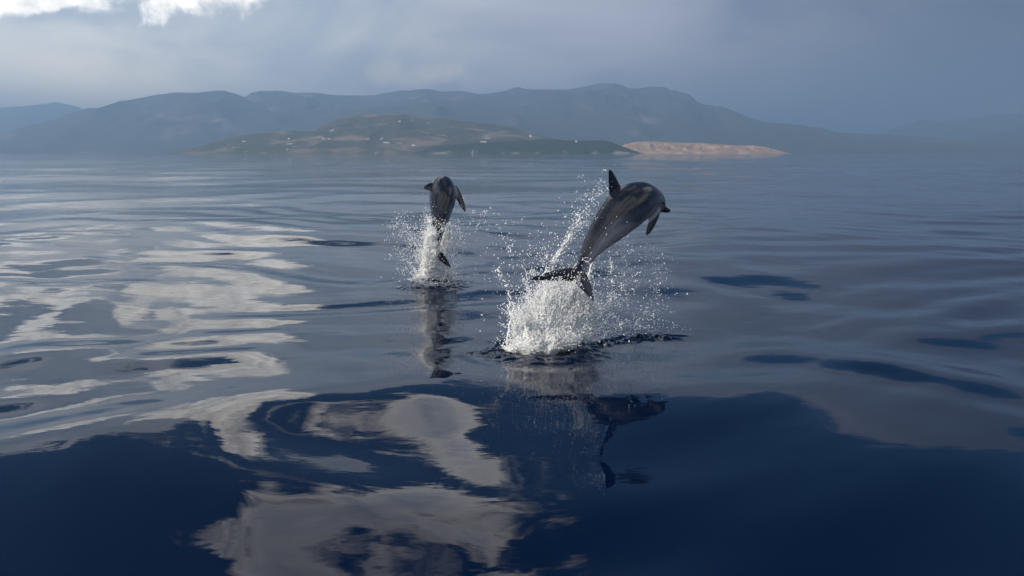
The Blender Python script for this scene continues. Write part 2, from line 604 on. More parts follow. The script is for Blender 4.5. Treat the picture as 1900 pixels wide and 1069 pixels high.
ridge('headland_hill', 'dark green headland with pale cliffs running out along the waterline', 4800,
      [(770, 284), (800, 272), (850, 268), (890, 264), (940, 262), (990, 261), (1015, 258), (1050, 260), (1080, 261), (1110, 260), (1130, 262), (1150, 270), (1170, 277), (1192, 285)], 170, 420, coastm, nu=300, nv=36, seed=9, rough=0.10, nscale=0.12)
ridge('sandy_hill', 'bare pink sandy hill lying low on the water beyond the dark headland', 5600,
      [(1130, 283), (1160, 267), (1180, 263), (1215, 262), (1260, 265), (1300, 265), (1340, 268), (1370, 270), (1395, 269), (1420, 273), (1440, 278), (1458, 285)], 260, 420, pinkm, nu=260, nv=36, seed=10, rough=0.45, nscale=0.09)


# ---------------------------------------------------------------- small houses on the coast
wallm = plain('white_wall', (0.80, 0.78, 0.74), 0.8)
roofm = plain('clay_roof', (0.42, 0.20, 0.13), 0.8)


def terrain_hit(px, py):
    dg = bpy.context.evaluated_depsgraph_get()
    r = ray(px, py).normalized()
    ok, loc, *_ = S.ray_cast(dg, Vector((0, 0, CAM_H)), r, distance=20000)
    return loc if ok and loc.z > 1.0 else None


def house(px, py, w, d, h, label, hip=True):
    w, d, h = w * 0.8, d * 0.8, h * 0.8
    loc = terrain_hit(px, py)
    if loc is None:
        print('house misses terrain', px, py); return
    e = empty('house', loc - Vector((0, 0, 1.0)))
    tag(e, label, 'house', 'white houses on the far coast')
    v = [(x * w / 2, y * d / 2, z) for z in (-3.0, h) for x, y in ((-1, -1), (1, -1), (1, 1), (-1, 1))]
    f = [(0, 1, 5, 4), (1, 2, 6, 5), (2, 3, 7, 6), (3, 0, 4, 7)]
    np_mesh('wall', v, f, wallm, e, smooth=False)
    o = 0.5
    rv = [(x * (w / 2 + o), y * (d / 2 + o), h - 0.1) for x, y in ((-1, -1), (1, -1), (1, 1), (-1, 1))] + [(-w / 2 + d * 0.4, 0, h + d * 0.22), (w / 2 - d * 0.4, 0, h + d * 0.22)]
    rf = [(0, 1, 5, 4), (2, 3, 4, 5), (1, 2, 5, 5), (3, 0, 4, 4), (3, 2, 1, 0)]
    me = bpy.data.meshes.new('roof')
    me.from_pydata([tuple(q) for q in rv], [], [tuple(dict.fromkeys(t)) for t in rf])
    me.materials.append(roofm if hip else wallm)
    ro = bpy.data.objects.new('roof', me); COL.objects.link(ro); ro.parent = e
    return e


bpy.context.view_layer.update()
for args in [
    (984, 254, 22, 14, 15, 'large white house alone on the bare shoulder of the coastal hill'),
    (897, 264, 46, 14, 7, 'long low white house on the top edge of the dark headland'),
    (1069, 263, 16, 10, 8, 'small white house on the seaward crest of the dark headland'),
    (767, 270, 24, 12, 7, 'white house low on the coastal hill above the shore'),
    (717, 265, 48, 12, 6, 'long pale house at the foot of the coastal hill'),
    (741, 226, 20, 12, 8, 'white house high on the coastal hill under its rounded top'),
    (600, 257, 16, 10, 7, 'small white house on the low wooded hill, one of a close pair'),
    (611, 258, 14, 10, 8, 'tall narrow white house on the low wooded hill, one of a close pair'),
    (536, 258, 14, 10, 8, 'small white house on the middle slope of the low wooded hill'),
    (453, 263, 26, 10, 6, 'long white house on the thin end of the low wooded hill'),
    (533, 278, 12, 9, 6, 'small white house by the waterline under the low wooded hill'),
]:
    house(*args)

# sailing boat under the coast
sb = at(877, 284.9, 2600.0)
boat = tag(empty('sailing_boat', (sb[0], sb[1], 0)), 'tiny white sailing boat in front of the dark headland', 'sailboat')
sec = [(-5.0, 1.2, 1.0), (-2.5, 1.6, 0.95), (0, 1.7, 1.0), (2.5, 1.3, 1.1), (5.0, 0.08, 1.4)]
hv, hf = [], []
for x, wd, z in sec:
    for y, zz_ in ((-wd, z), (-wd * 0.7, 0.1), (0, -0.5), (wd * 0.7, 0.1), (wd, z)):
        hv.append((x, y, zz_))
for k in range(4):
    for j in range(4):
        a0 = k * 5 + j
        hf.append((a0, a0 + 1, a0 + 6, a0 + 5))
    hf.append((k * 5, k * 5 + 5, k * 5 + 9, k * 5 + 4))
white = plain('boat_white', (0.82, 0.82, 0.80), 0.4)
np_mesh('hull', hv, hf, white, boat)
mv = [(0.6 + 0.09 * math.cos(a), 0.09 * math.sin(a), z) for z in (0.8, 13.5) for a in np.linspace(0, 2 * math.pi, 9)[:-1]]
np_mesh('mast', mv, [(k, (k + 1) % 8, 8 + (k + 1) % 8, 8 + k) for k in range(8)], white, boat)
sv, sf = [], []
for i in range(7):
    t = i / 6
    for j in range(5):
        u = j / 4
        sv.append((0.5 - u * 4.6 * (1 - t), 0.5 * math.sin(math.pi * u) * (1 - t), 1.9 + t * 11.2))
for i in range(6):
    for j in range(4):
        a0 = i * 5 + j
        sf.append((a0, a0 + 1, a0 + 6, a0 + 5))
np_mesh('sail', sv, sf, white, boat)
boat.rotation_euler.z = 0.5

# ---------------------------------------------------------------- haze
hz, nb, out = material('sea_haze')
pv = nb.n('ShaderNodeVolumePrincipled')
pv.inputs['Color'].default_value = (0.42, 0.66, 1.0, 1)
pv.inputs['Density'].default_value = 1.30e-4
pv.inputs['Anisotropy'].default_value = 0.34
nb.t.links.new(pv.outputs[0], out.inputs['Volume'])
HB = 30600.0
hv = [(x * HB, y * HB, z) for z in (-5.0, 1190.0) for x, y in ((-1, -1), (1, -1), (1, 1), (-1, 1))]
haze = np_mesh('haze', hv, [(3, 2, 1, 0), (4, 5, 6, 7), (0, 1, 5, 4), (1, 2, 6, 5), (2, 3, 7, 6), (3, 0, 4, 7)], hz, smooth=False)
tag(haze, 'blue sea haze veiling the far mountains', 'haze', kind='stuff')


# ---------------------------------------------------------------- dolphins
def dolphin_material():
    m, nb, out = material('dolphin_skin')
    p = nb.n('ShaderNodeBsdfPrincipled')
    at_ = nb.n('ShaderNodeAttribute'); at_.attribute_name = 'side'
    tcn = nb.n('ShaderNodeTexCoord')
    n = nb.noise(tcn.outputs['Object'], 6.0, 5, 0.6)
    n2 = nb.noise(nb.vm('MULTIPLY', tcn.outputs['Object'], (1, 1, 1)), 40.0, 3, 0.6)
    v = nb.m('ADD', at_.outputs['Fac'], nb.m('MULTIPLY', nb.m('SUBTRACT', n, 0.5), 0.6))
    c = nb.mix(nb.step(v, 0.22, -0.22), (0.004, 0.0065, 0.014), (0.048, 0.058, 0.084))
    c = nb.mix(nb.step(v, -0.25, -0.62), c, (0.21, 0.208, 0.228))
    c = nb.mix(nb.lin(n2, 0.35, 0.7, 0.0, 0.3), c, (0.03, 0.034, 0.042))
    mo = nb.n('ShaderNodeAttribute'); mo.attribute_name = 'mouth'
    c = nb.mix(mo.outputs['Fac'], c, (0.012, 0.012, 0.014))
    nb.put(p.inputs['Base Color'], c)
    p.inputs['Roughness'].default_value = 0.19
    p.inputs['Specular IOR Level'].default_value = 0.32
    p.inputs['Coat Weight'].default_value = 0.03
    p.inputs['Coat Roughness'].default_value = 0.12
    p.inputs['Coat IOR'].default_value = 1.33
    bp = nb.n('ShaderNodeBump'); bp.inputs['Strength'].default_value = 0.25; bp.inputs['Distance'].default_value = 0.004
    nb.put(bp.inputs['Height'], nb.noise(tcn.outputs['Object'], 55.0, 3, 0.5))
    nb.t.links.new(bp.outputs[0], p.inputs['Normal'])
    nb.t.links.new(p.outputs[0], out.inputs[0])
    return m


SKIN = dolphin_material()
EYE = plain('dark_eye', (0.006, 0.006, 0.007), 0.08)

PROFILE = np.array([  # t, half height, half width, centre offset (all of body length)
    (0.000, .006, .007, -.010), (0.012, .012, .013, -.011), (0.035, .0155, .018, -.010), (0.058, .019, .022, -.008),
    (0.072, .031, .032, -.002), (0.090, .046, .044, .003), (0.120, .062, .058, .004), (0.170, .080, .073, .002),
    (0.240, .096, .088, .0), (0.320, .106, .095, .0), (0.400, .108, .096, .0), (0.480, .102, .090, .0),
    (0.580, .087, .074, .0), (0.680, .068, .054, .0), (0.780, .049, .035, .0), (0.870, .034, .022, .0),
    (0.940, .025, .016, .0), (1.000, .019, .015, .0)])


class Parts:
    def __init__(self):
        self.v, self.f, self.n = [], [], 0

    def loft(self, rings):
        k = len(rings[0]); base = self.n
        for r in rings:
            self.v.extend(np.asarray(r)); self.n += k
        for i in range(len(rings) - 1):
            for j in range(k):
                a = base + i * k + j; c = base + i * k + (j + 1) % k
                self.f.append((a, c, c + k, a + k))
        for i, flip in ((0, True), (len(rings) - 1, False)):
            cc = np.mean(rings[i], axis=0); self.v.append(cc); ci = self.n; self.n += 1
            for j in range(k):
                a = base + i * k + j; c = base + i * k + (j + 1) % k
                self.f.append((ci, c, a) if flip else (ci, a, c))

    def fin(self, root, tip, chord_dir, root_c, mid_c, tip_c, thick, hook=0.0, normal=None):
        """blade from root to tip; chord_dir points to the trailing edge; hook bends the tip backwards"""
        root, tip = np.asarray(root), np.asarray(tip)
        sp = tip - root
        cd = unit(chord_dir - unit(sp) * np.dot(chord_dir, unit(sp)))
        nn = unit(np.cross(sp, cd))
        rings = []
        for s in np.linspace(0, 1, 15):
            c = (root_c * (1 - s) ** 2 + 2 * mid_c * s * (1 - s) + tip_c * s * s)
            if s > 0.9: c *= math.sqrt(max(0.06, 1 - ((s - 0.9) / 0.1) ** 2 * 0.9))
            th = max(0.010, thick * (1 - 0.62 * s))
            cen = root + sp * s + cd * hook * (s * s - s) + cd * (-0.0)
            ring = []
            for a in np.linspace(0, 2 * math.pi, 17)[:-1]:
                x = math.cos(a); y = math.sin(a)
                taper = 0.62 - 0.38 * x
                ring.append(cen + cd * (x * c * 0.5) + nn * (y * th * taper))
            rings.append(ring)
        self.loft(rings)


def build_dolphin(label, group, spine_px, ups, fin_spec, flip_specs, fluke_spec, eye_t, gains=(1.0, 1.0), eye_side=1):
    ctrl = np.array([at(*p) for p in spine_px])
    sp = catmull(ctrl, 400)
    seg = np.concatenate([[0], np.cumsum(np.linalg.norm(np.diff(sp, axis=0), axis=1))])
    L = seg[-1]
    N = 130
    tt = np.linspace(0, 1, N)
    C = np.stack([np.interp(tt * L, seg, sp[:, k]) for k in range(3)], 1)
    T = np.gradient(C, axis=0); T /= np.linalg.norm(T, axis=1)[:, None]
    FW = -T                                            # towards the beak
    ut = np.array([u[0] for u in ups]); uv = np.array([u[1] for u in ups], dtype=float)
    U = np.stack([np.interp(tt, ut, uv[:, k]) for k in range(3)], 1)
    U -= FW * np.sum(U * FW, axis=1)[:, None]
    U /= np.linalg.norm(U, axis=1)[:, None]
    R = np.cross(FW, U)                                # the animal's right
    hh = np.interp(tt, PROFILE[:, 0], PROFILE[:, 1]) * L * gains[0]
    hw = np.interp(tt, PROFILE[:, 0], PROFILE[:, 2]) * L * gains[1]
    off = np.interp(tt, PROFILE[:, 0], PROFILE[:, 3]) * L
    for arr in (hh, hw, off):
        arr[3:-3] = np.convolve(arr, [.1, .2, .4, .2, .1], mode='same')[3:-3]
    CC = C + U * off[:, None]
    print('dolphin length', round(L, 2), 'tail dir', FW[-1].round(2), 'mid U', U[60].round(2), 'R', R[60].round(2))
    parts = Parts()
    rings = []
    for i in range(N):
        ring = []
        for a in np.linspace(0, 2 * math.pi, 41)[:-1]:
            ca, sa = math.cos(a), math.sin(a)
            ring.append(CC[i] + U[i] * ca * hh[i] * (1.0 if ca > 0 else 0.98) + R[i] * sa * hw[i])
        rings.append(ring)
    parts.loft(rings)

    def frame(t):
        i = int(round(t * (N - 1)))
        return CC[i], FW[i], U[i], R[i], hh[i], hw[i]
    # dorsal fin
    t, span, chord, lean, hook = fin_spec
    c, fw, u, r, h_, w_ = frame(t)
    root = c + u * h_ * 0.72
    tip = at(*span) if isinstance(span, tuple) else c + u * (h_ + span) - fw * lean
    parts.fin(root, tip, -fw, chord, chord * 0.66, chord * 0.22, 0.026, hook)
    # flippers
    for t, side, tip_px, down, chord, cdir in flip_specs:
        c, fw, u, r, h_, w_ = frame(t)
        root = c + r * side * w_ * 0.66 - u * h_ * 0.55
        if tip_px is not None:
            tip = at(*tip_px)
        else:
            tip = root + unit(r * side * 0.8 - u * 0.75 - fw * 0.65) * down
        parts.fin(root, tip, -fw if cdir is None else np.array(cdir), chord, chord * 1.05, chord * 0.34, 0.024, 0.05)
    # flukes
    tips, sweep_pt, chord = fluke_spec
    c, fw, u, r, h_, w_ = frame(1.0)
    for tp in tips:
        tip = at(*tp)
        root = c + fw * 0.02
        parts.fin(root, tip, unit(at(*sweep_pt) - c), chord, chord * 0.85, chord * 0.16, 0.024, 0.05)
    me = bpy.data.meshes.new('body')
    me.from_pydata([tuple(v) for v in parts.v], [], parts.f)
    tmp = bpy.data.objects.new('body_tmp', me); COL.objects.link(tmp)
    rm = tmp.modifiers.new('r', 'REMESH'); rm.mode = 'VOXEL'; rm.voxel_size = 0.0075
    sm = tmp.modifiers.new('s', 'SMOOTH'); sm.factor = 0.5; sm.iterations = 4
    bpy.context.view_layer.update()
    dg = bpy.context.evaluated_depsgraph_get()
    new = bpy.data.meshes.new_from_object(tmp.evaluated_get(dg))
    bpy.data.objects.remove(tmp)
    base = C[N // 2].copy()
    nv = len(new.vertices)
    co = np.zeros(nv * 3, dtype=np.float32); new.vertices.foreach_get('co', co); co = co.reshape(-1, 3).astype(float)
    best = np.full(nv, 1e9); idx = np.zeros(nv, dtype=int)
    for i in range(N):
        d = np.sum((co - CC[i]) ** 2, axis=1)
        w = d < best; best[w] = d[w]; idx[w] = i
    rel = co - CC[idx]
    a = np.sum(rel * U[idx], 1) / hh[idx]; bq = np.sum(rel * R[idx], 1) / hw[idx]
    side = a / np.maximum(1e-3, np.sqrt(a * a + bq * bq))
    out_ = np.sqrt(a * a + bq * bq)
    k = smooth01((out_ - 1.12) / 0.2)
    side = side * (1 - k) + 0.45 * k                     # fins and flukes dark
    tq = idx / (N - 1.0)
    side = side + 0.42 * np.exp(-((tq - 0.40) / 0.17) ** 2) + 0.25 * smooth01((tq - 0.7) / 0.25)
    side = np.where(idx < 9, np.maximum(side, 0.1), side)
    mouth = np.where((idx < 14), np.exp(-((a + 0.12) / 0.10) ** 2), 0.0) * 0.9
    new.vertices.foreach_set('co', (co - base).astype(np.float32).ravel())
    for nm, val in (('side', side), ('mouth', mouth)):
        at2 = new.attributes.new(nm, 'FLOAT', 'POINT'); at2.data.foreach_set('value', val.astype(np.float32))
    new.polygons.foreach_set('use_smooth', np.ones(len(new.polygons), dtype=bool))
    new.materials.clear(); new.materials.append(SKIN)
    new.update()
    root_o = empty('dolphin', base)
    tag(root_o, label, 'dolphin', group)
    body = bpy.data.objects.new('body', new); COL.objects.link(body); body.parent = root_o
    # eyes
    c, fw, u, r, h_, w_ = frame(eye_t)
    for sgn in (1, -1):
        p = c + r * sgn * w_ * 0.955 - u * h_ * 0.22
        V, F = ico(1)
        np_mesh('eye', V * np.array([0.019, 0.019, 0.019]) + (p - base), F, EYE, root_o)
    return root_o


def ico(sub=0):
    import bmesh
    bm = bmesh.new(); bmesh.ops.create_icosphere(bm, subdivisions=sub + 1, radius=1.0)
    V = np.array([v.co[:] for v in bm.verts]); F = np.array([[v.index for v in f.verts] for f in bm.faces])
    bm.free()
    return V, F


# the right-hand animal: leaping away to the right, its right flank towards the boat
build_dolphin('dark grey dolphin in full leap, flank showing, beak and flipper pointing down', None,
              [(1243, 388, 9.92), (1229, 384, 9.85), (1210, 374, 9.75), (1186, 373, 9.55), (1158, 391, 9.32), (1130, 420, 9.08), (1104, 452, 8.80), (1085, 483, 8.58), (1071, 512, 8.36)],
              [(0, (-0.10, 0.10, 1.0)), (0.3, (-0.42, 0.15, 0.85)), (0.6, (-0.75, 0.15, 0.6)), (1.0, (-0.9, 0.3, 0.35))],
              (0.40, (1130, 315, 9.24), 0.30, 0, 0.04),
              [(0.205, 1, (1199, 437, 9.40), 0.3, 0.14, (-1.0, -0.5, -0.1)), (0.205, -1, None, 0.30, 0.115, None)],
              ([(982, 519, 8.15), (1101, 560, 8.02)], (1046, 560, 8.25), 0.165), 0.105, gains=(1.06, 1.08))

# the left-hand animal: leaping straight away, its back to the boat
build_dolphin('dark dolphin leaping straight away, back turned, dorsal fin and one flipper spread', None,
              [(826, 349, 14.00), (825, 343, 13.92), (823, 342, 13.78), (822, 350, 13.50), (821, 370, 13.22), (818, 397, 12.98), (814, 425, 12.80), (811, 450, 12.68), (811, 474, 12.62)],
              [(0, (-0.25, -0.1, 1.0)), (0.3, (-0.72, -0.6, 0.6)), (0.6, (-0.72, -0.72, 0.3)), (1.0, (-0.5, -0.9, 0.1))],
              (0.37, (787, 350, 13.05), 0.27, 0, 0.04),
              [(0.215, 1, (863, 393, 13.25), 0.3, 0.14, (-0.6, -0.5, -0.6)), (0.215, -1, None, 0.30, 0.115, None)],
              ([(790, 492, 12.70), (836, 497, 12.50)], (812, 500, 12.60), 0.17), 0.105, gains=(1.12, 1.15))


# ---------------------------------------------------------------- splashes
def foam_material():
    m, nb, out = material('white_foam')
    p = nb.n('ShaderNodeBsdfPrincipled')
    p.inputs['Base Color'].default_value = (0.95, 0.955, 0.95, 1)
    p.inputs['Roughness'].default_value = 0.45
    p.inputs['IOR'].default_value = 1.333
    tr = nb.n('ShaderNodeBsdfTranslucent'); tr.inputs[0].default_value = (0.95, 0.95, 0.94, 1)
    mx = nb.n('ShaderNodeMixShader'); mx.inputs[0].default_value = 0.30
    nb.t.links.new(p.outputs[0], mx.inputs[1]); nb.t.links.new(tr.outputs[0], mx.inputs[2])
    nb.t.links.new(mx.outputs[0], out.inputs[0])
    return m


def drop_material():
    m, nb, out = material('flying_water')
    p = nb.n('ShaderNodeBsdfPrincipled')
    p.inputs['Base Color'].default_value = (0.96, 0.965, 0.965, 1)
    p.inputs['Roughness'].default_value = 0.08
    p.inputs['IOR'].default_value = 1.333
    tr = nb.n('ShaderNodeBsdfTranslucent'); tr.inputs[0].default_value = (0.96, 0.965, 0.96, 1)
    mx = nb.n('ShaderNodeMixShader'); mx.inputs[0].default_value = 0.30
    nb.t.links.new(p.outputs[0], mx.inputs[1]); nb.t.links.new(tr.outputs[0], mx.inputs[2])
    nb.t.links.new(mx.outputs[0], out.inputs[0])
    return m


FOAM, DROP = foam_material(), drop_material()
ICO_V, ICO_F = ico(0)
OCT_V = np.array([(1, 0, 0), (-1, 0, 0), (0, 1, 0), (0, -1, 0), (0, 0, 1), (0, 0, -1)], dtype=float)
OCT_F = np.array([(0, 2, 4), (2, 1, 4), (1, 3, 4), (3, 0, 4), (2, 0, 5), (1, 2, 5), (3, 1, 5), (0, 3, 5)])


class Spray:
    def __init__(self):
        self.p, self.r, self.ax = [], [], []
        self.tv, self.tf, self.tn = [], [], 0

    def drops(self, pts, rad, axis=None):
        pts = np.atleast_2d(pts); n = len(pts)
        self.p.append(pts); self.r.append(np.broadcast_to(rad, (n,)).copy())
        if axis is None:
            axis = RNG.normal(size=(n, 3))
        axis = np.broadcast_to(axis, (n, 3))
        self.ax.append(axis / (np.linalg.norm(axis, axis=1)[:, None] + 1e-9))

    def cloud(self, px, py, sx, sy, n, d, sd, med=0.0032, rot=0.0, tail=0.7):
        """gaussian puff of single drops; px sizes are for the given distance"""
        kk = max(3, n // 9)
        own = RNG.integers(0, kk, n)
        tight = RNG.uniform(0.05, 0.45, kk)
        g = RNG.normal(size=(kk, 2))[own] + RNG.normal(size=(n, 2)) * tight[own][:, None]
        c, s = math.cos(rot), math.sin(rot)
        X = px + (g[:, 0] * sx * c - g[:, 1] * sy * s); Y = py + (g[:, 0] * sx * s + g[:, 1] * sy * c)
        dd = d + RNG.normal(size=n) * sd
        P_ = np.array([at(x, y, q) for x, y, q in zip(X, Y, dd)])
        P_ = P_[P_[:, 2] > 0.0]
        self.drops(P_, np.minimum(med * np.exp(RNG.normal(size=len(P_)) * tail) * 0.72, 0.0072))

    def strand(self, pts, r0, r1, sat=60, spread=0.03, gap=0.25, wig=0.03):
        """ligament of water along a curve, breaking into beads; pts are (px, py, distance)"""
        W = catmull(np.array([at(*q) for q in pts]), 14 * len(pts))
        n = len(W)
        W = W + (np.stack([fbm(np.stack([np.arange(n) * 0.22, np.full(n, 3.1 * k + RNG.uniform(0, 99)), np.zeros(n)], 1), 3) for k in range(3)], 1) - 0.5) * 2 * wig
        t = np.linspace(0, 1, n)
        nz = fbm(np.stack([np.arange(n) * 0.33 + RNG.uniform(0, 999), np.zeros(n), np.zeros(n)], 1), 3)
        rad = (r0 + (r1 - r0) * t) * (0.35 + 1.3 * nz)
        on = nz > gap * (0.4 + 1.1 * t)
        k = 6
        i = 0
        while i < n:
            if not on[i]:
                i += 1; continue
            j = i
            while j + 1 < n and on[j + 1]: j += 1
            if j - i >= 2:
                ring0 = None
                for q in range(i, j + 1):
                    tg = unit(W[min(q + 1, n - 1)] - W[max(q - 1, 0)])
                    a_ = unit(np.cross(tg, (0.3, 0.9, 0.2))); b_ = np.cross(tg, a_)
                    e = rad[q] * (0.25 if q in (i, j) else 1.0)
                    for w in range(k):
                        an = 2 * math.pi * w / k
                        self.tv.append(W[q] + (a_ * math.cos(an) + b_ * math.sin(an)) * e)
                    if q > i:
                        o0 = self.tn + (q - i - 1) * k
                        for w in range(k):
                            self.tf.append((o0 + w, o0 + (w + 1) % k, o0 + k + (w + 1) % k, o0 + k + w))
                self.tn += (j - i + 1) * k
            i = j + 1
        # beads and satellites
        m = sat
        q = RNG.integers(0, n, m)
        P_ = W[q] + RNG.normal(size=(m, 3)) * (spread * (0.35 + t[q]))[:, None]
        keep = P_[:, 2] > 0
        self.drops(P_[keep], np.minimum(0.0030 * np.exp(RNG.normal(size=keep.sum()) * 0.55), 0.0085))

    def build_drops(self, name, parent, loc):
        P_ = np.vstack(self.p); r = np.concatenate(self.r); ax = np.vstack(self.ax)
        Vs, Fs, base = [], [], 0
        for sel, (BV, BF) in ((r >= 0.0038, (ICO_V, ICO_F)), (r < 0.0038, (OCT_V, OCT_F))):
            V, F = self.shapes(P_[sel], r[sel], ax[sel], BV, BF)
            Vs.append(V); Fs.append(F + base); base += len(V)
        o = np_mesh(name, np.vstack(Vs) - loc, np.vstack(Fs), DROP, parent)
        o['kind'] = 'stuff'
        return o

    def shapes(self, P_, r, ax, ICO_V, ICO_F):
        n = len(P_)
        st = RNG.uniform(0.0, 0.9, n)
        V = ICO_V[None] * r[:, None, None] * RNG.uniform(0.8, 1.2, (n, 1, 3))
        along = np.sum(V * ax[:, None, :], axis=2, keepdims=True)
        V = V + ax[:, None, :] * along * st[:, None, None] + P_[:, None, :]
        F = (ICO_F[None] + (np.arange(n) * len(ICO_V))[:, None, None]).reshape(-1, 3)
        return V.reshape(-1, 3), F

    def build_strands(self, name, parent, loc):
        if not self.tf: return
        o = np_mesh(name, np.array(self.tv) - loc, self.tf, DROP, parent)
        o['kind'] = 'stuff'
        return o


def foam_mass(lumps, parent, loc, voxel, amp, spray, n_near, n_spike, up, squash=0.8):
    """lumps: (px, py, distance, radius)"""
    parts_v, parts_f, n = [], [], 0
    V0, F0 = ico(2)
    for px, py, d, r in lumps:
        c = at(px, py, d)
        parts_v.append(V0 * np.array([r, r * squash, r]) + c); parts_f.append(F0 + n); n += len(V0)
    me = bpy.data.meshes.new('foam')
    me.from_pydata([tuple(v) for v in np.vstack(parts_v)], [], [tuple(f) for f in np.vstack(parts_f)])
    tmp = bpy.data.objects.new('foam_tmp', me); COL.objects.link(tmp)
    rm = tmp.modifiers.new('r', 'REMESH'); rm.mode = 'VOXEL'; rm.voxel_size = voxel
    sm = tmp.modifiers.new('s', 'SMOOTH'); sm.factor = 0.5; sm.iterations = 6
    bpy.context.view_layer.update()
    new = bpy.data.meshes.new_from_object(tmp.evaluated_get(bpy.context.evaluated_depsgraph_get()))
    bpy.data.objects.remove(tmp)
    nv = len(new.vertices)
    co = np.zeros(nv * 3, dtype=np.float32); new.vertices.foreach_get('co', co); co = co.reshape(-1, 3).astype(float)
    no = np.zeros(nv * 3, dtype=np.float32); new.vertex_normals.foreach_get('vector', no); no = no.reshape(-1, 3).astype(float)
    up = unit(up)
    src = np.asarray(loc) - np.array([0, 0, 0.35])       # the water is flung outwards from here
    flow = co - src; flow /= np.linalg.norm(flow, axis=1)[:, None]
    flow = flow * 0.75 + up * 0.45
    n0 = fbm(co * 5.0 + 2.2, 2) - 0.5
    n1 = fbm(co * 12, 3) - 0.5
    # streaky along the throw
    ang = np.arctan2(flow[:, 0], flow[:, 2]); an2 = np.arctan2(flow[:, 1], flow[:, 2])
    cs = np.stack([ang * 13, an2 * 13, np.linalg.norm(co - src, axis=1) * 7], 1)
    n2 = np.abs(fbm(cs + 9, 4, 0.6) - 0.5) * 2
    n3 = fbm(co * 60, 3, 0.75) - 0.5
    dis = amp * (2.4 * n0 + 1.3 * n1 + 1.6 * (0.25 - n2) + 1.6 * n3)
    co2 = co + no * dis[:, None] + flow * (np.maximum(dis, 0) * 1.3)[:, None]
    new.vertices.foreach_set('co', (co2 - loc).astype(np.float32).ravel())
    new.polygons.foreach_set('use_smooth', np.ones(len(new.polygons), dtype=bool))
    new.materials.clear(); new.materials.append(FOAM)
    new.update()
    o = bpy.data.objects.new('foam', new); COL.objects.link(o); o.parent = parent; o['kind'] = 'stuff'
    ok = co2[:, 2] > 0.0
    w = np.where(ok, 0.12 + smooth01((dis / amp + 0.3) / 1.2) ** 2, 0); w /= w.sum()
    idx = RNG.choice(nv, n_near, p=w)
    dist = RNG.exponential(amp * 1.0, n_near) * RNG.choice([0.3, 1.0, 2.4], n_near, p=[.62, .27, .11])
    dirv = no[idx] * 0.55 + flow[idx] * 0.75 + RNG.normal(size=(n_near, 3)) * 0.3
    P_ = co2[idx] + dirv * dist[:, None]
    keep = P_[:, 2] > 0
    spray.drops(P_[keep], np.minimum(0.0031 * np.exp(RNG.normal(size=keep.sum()) * 0.5), 0.0075), dirv[keep])
    # torn threads standing off the foam, in tufts
    tuft = smooth01((fbm(co * 16 + 40, 2) - 0.48) / 0.2) * w; tuft /= tuft.sum()
    idx = RNG.choice(nv, n_spike, p=tuft)
    for i in idx:
        d = unit(no[i] * 0.35 + flow[i] * 0.9 + RNG.normal(size=3) * 0.28)
        Ls = RNG.uniform(0.015, 0.05) * RNG.choice([1, 1, 2, 3])
        p0 = co2[i] - d * 0.012
        a_ = unit(np.cross(d, (0.2, 0.9, 0.3))); b_ = np.cross(d, a_)
        bend = RNG.normal(size=3) * Ls * 0.4
        rr = RNG.uniform(0.002, 0.005)
        for q, (s, e) in enumerate(((0, 1.3), (0.35, 0.8), (0.7, 0.5), (1.0, 0.9), (1.06, 0.2))):
            c = p0 + d * Ls * s + bend * s * s
            for w_ in range(5):
                an = 2 * math.pi * w_ / 5
                spray.tv.append(c + (a_ * math.cos(an) + b_ * math.sin(an)) * rr * e)
            if q:
                o0 = spray.tn + (q - 1) * 5
                for w_ in range(5):
                    spray.tf.append((o0 + w_, o0 + (w_ + 1) % 5, o0 + 5 + (w_ + 1) % 5, o0 + 5 + w_))
        spray.tn += 25
    return o


# ---- splash under the right-hand dolphin
loc = RIGHT_SPLASH
root = tag(empty('splash', loc), 'large white burst of foam and droplets under the dolphin showing its flank', 'splash', 'splashes thrown up by the dolphins', 'stuff')
sp = Spray()
d0 = loc[1]
foam_mass([(960, 648, d0 + .02, .10), (985, 640, d0 + .02, .15), (1012, 640, d0 + .06, .15), (1040, 632, d0 + .14, .14), (1066, 618, d0 + .25, .12),
           (985, 612, d0 + .10, .13), (1010, 605, d0 + .12, .16), (1040, 598, d0 + .20, .15), (1068, 592, d0 + .28, .13),
           (1012, 575, d0 + .18, .12), (1040, 565, d0 + .22, .13), (1066, 568, d0 + .28, .11), (1086, 588, d0 + .34, .08),
           (1010, 556, d0 + .22, .07), (1034, 550, d0 + .25, .08), (1056, 552, d0 + .28, .07), (950, 655, d0 - .04, .06),
           (968, 620, d0 + .06, .08), (1088, 612, d0 + .34, .08)],
          root, loc, 0.0085, 0.040, sp, 42000, 2200, (0.1, 0.15, 1.0))
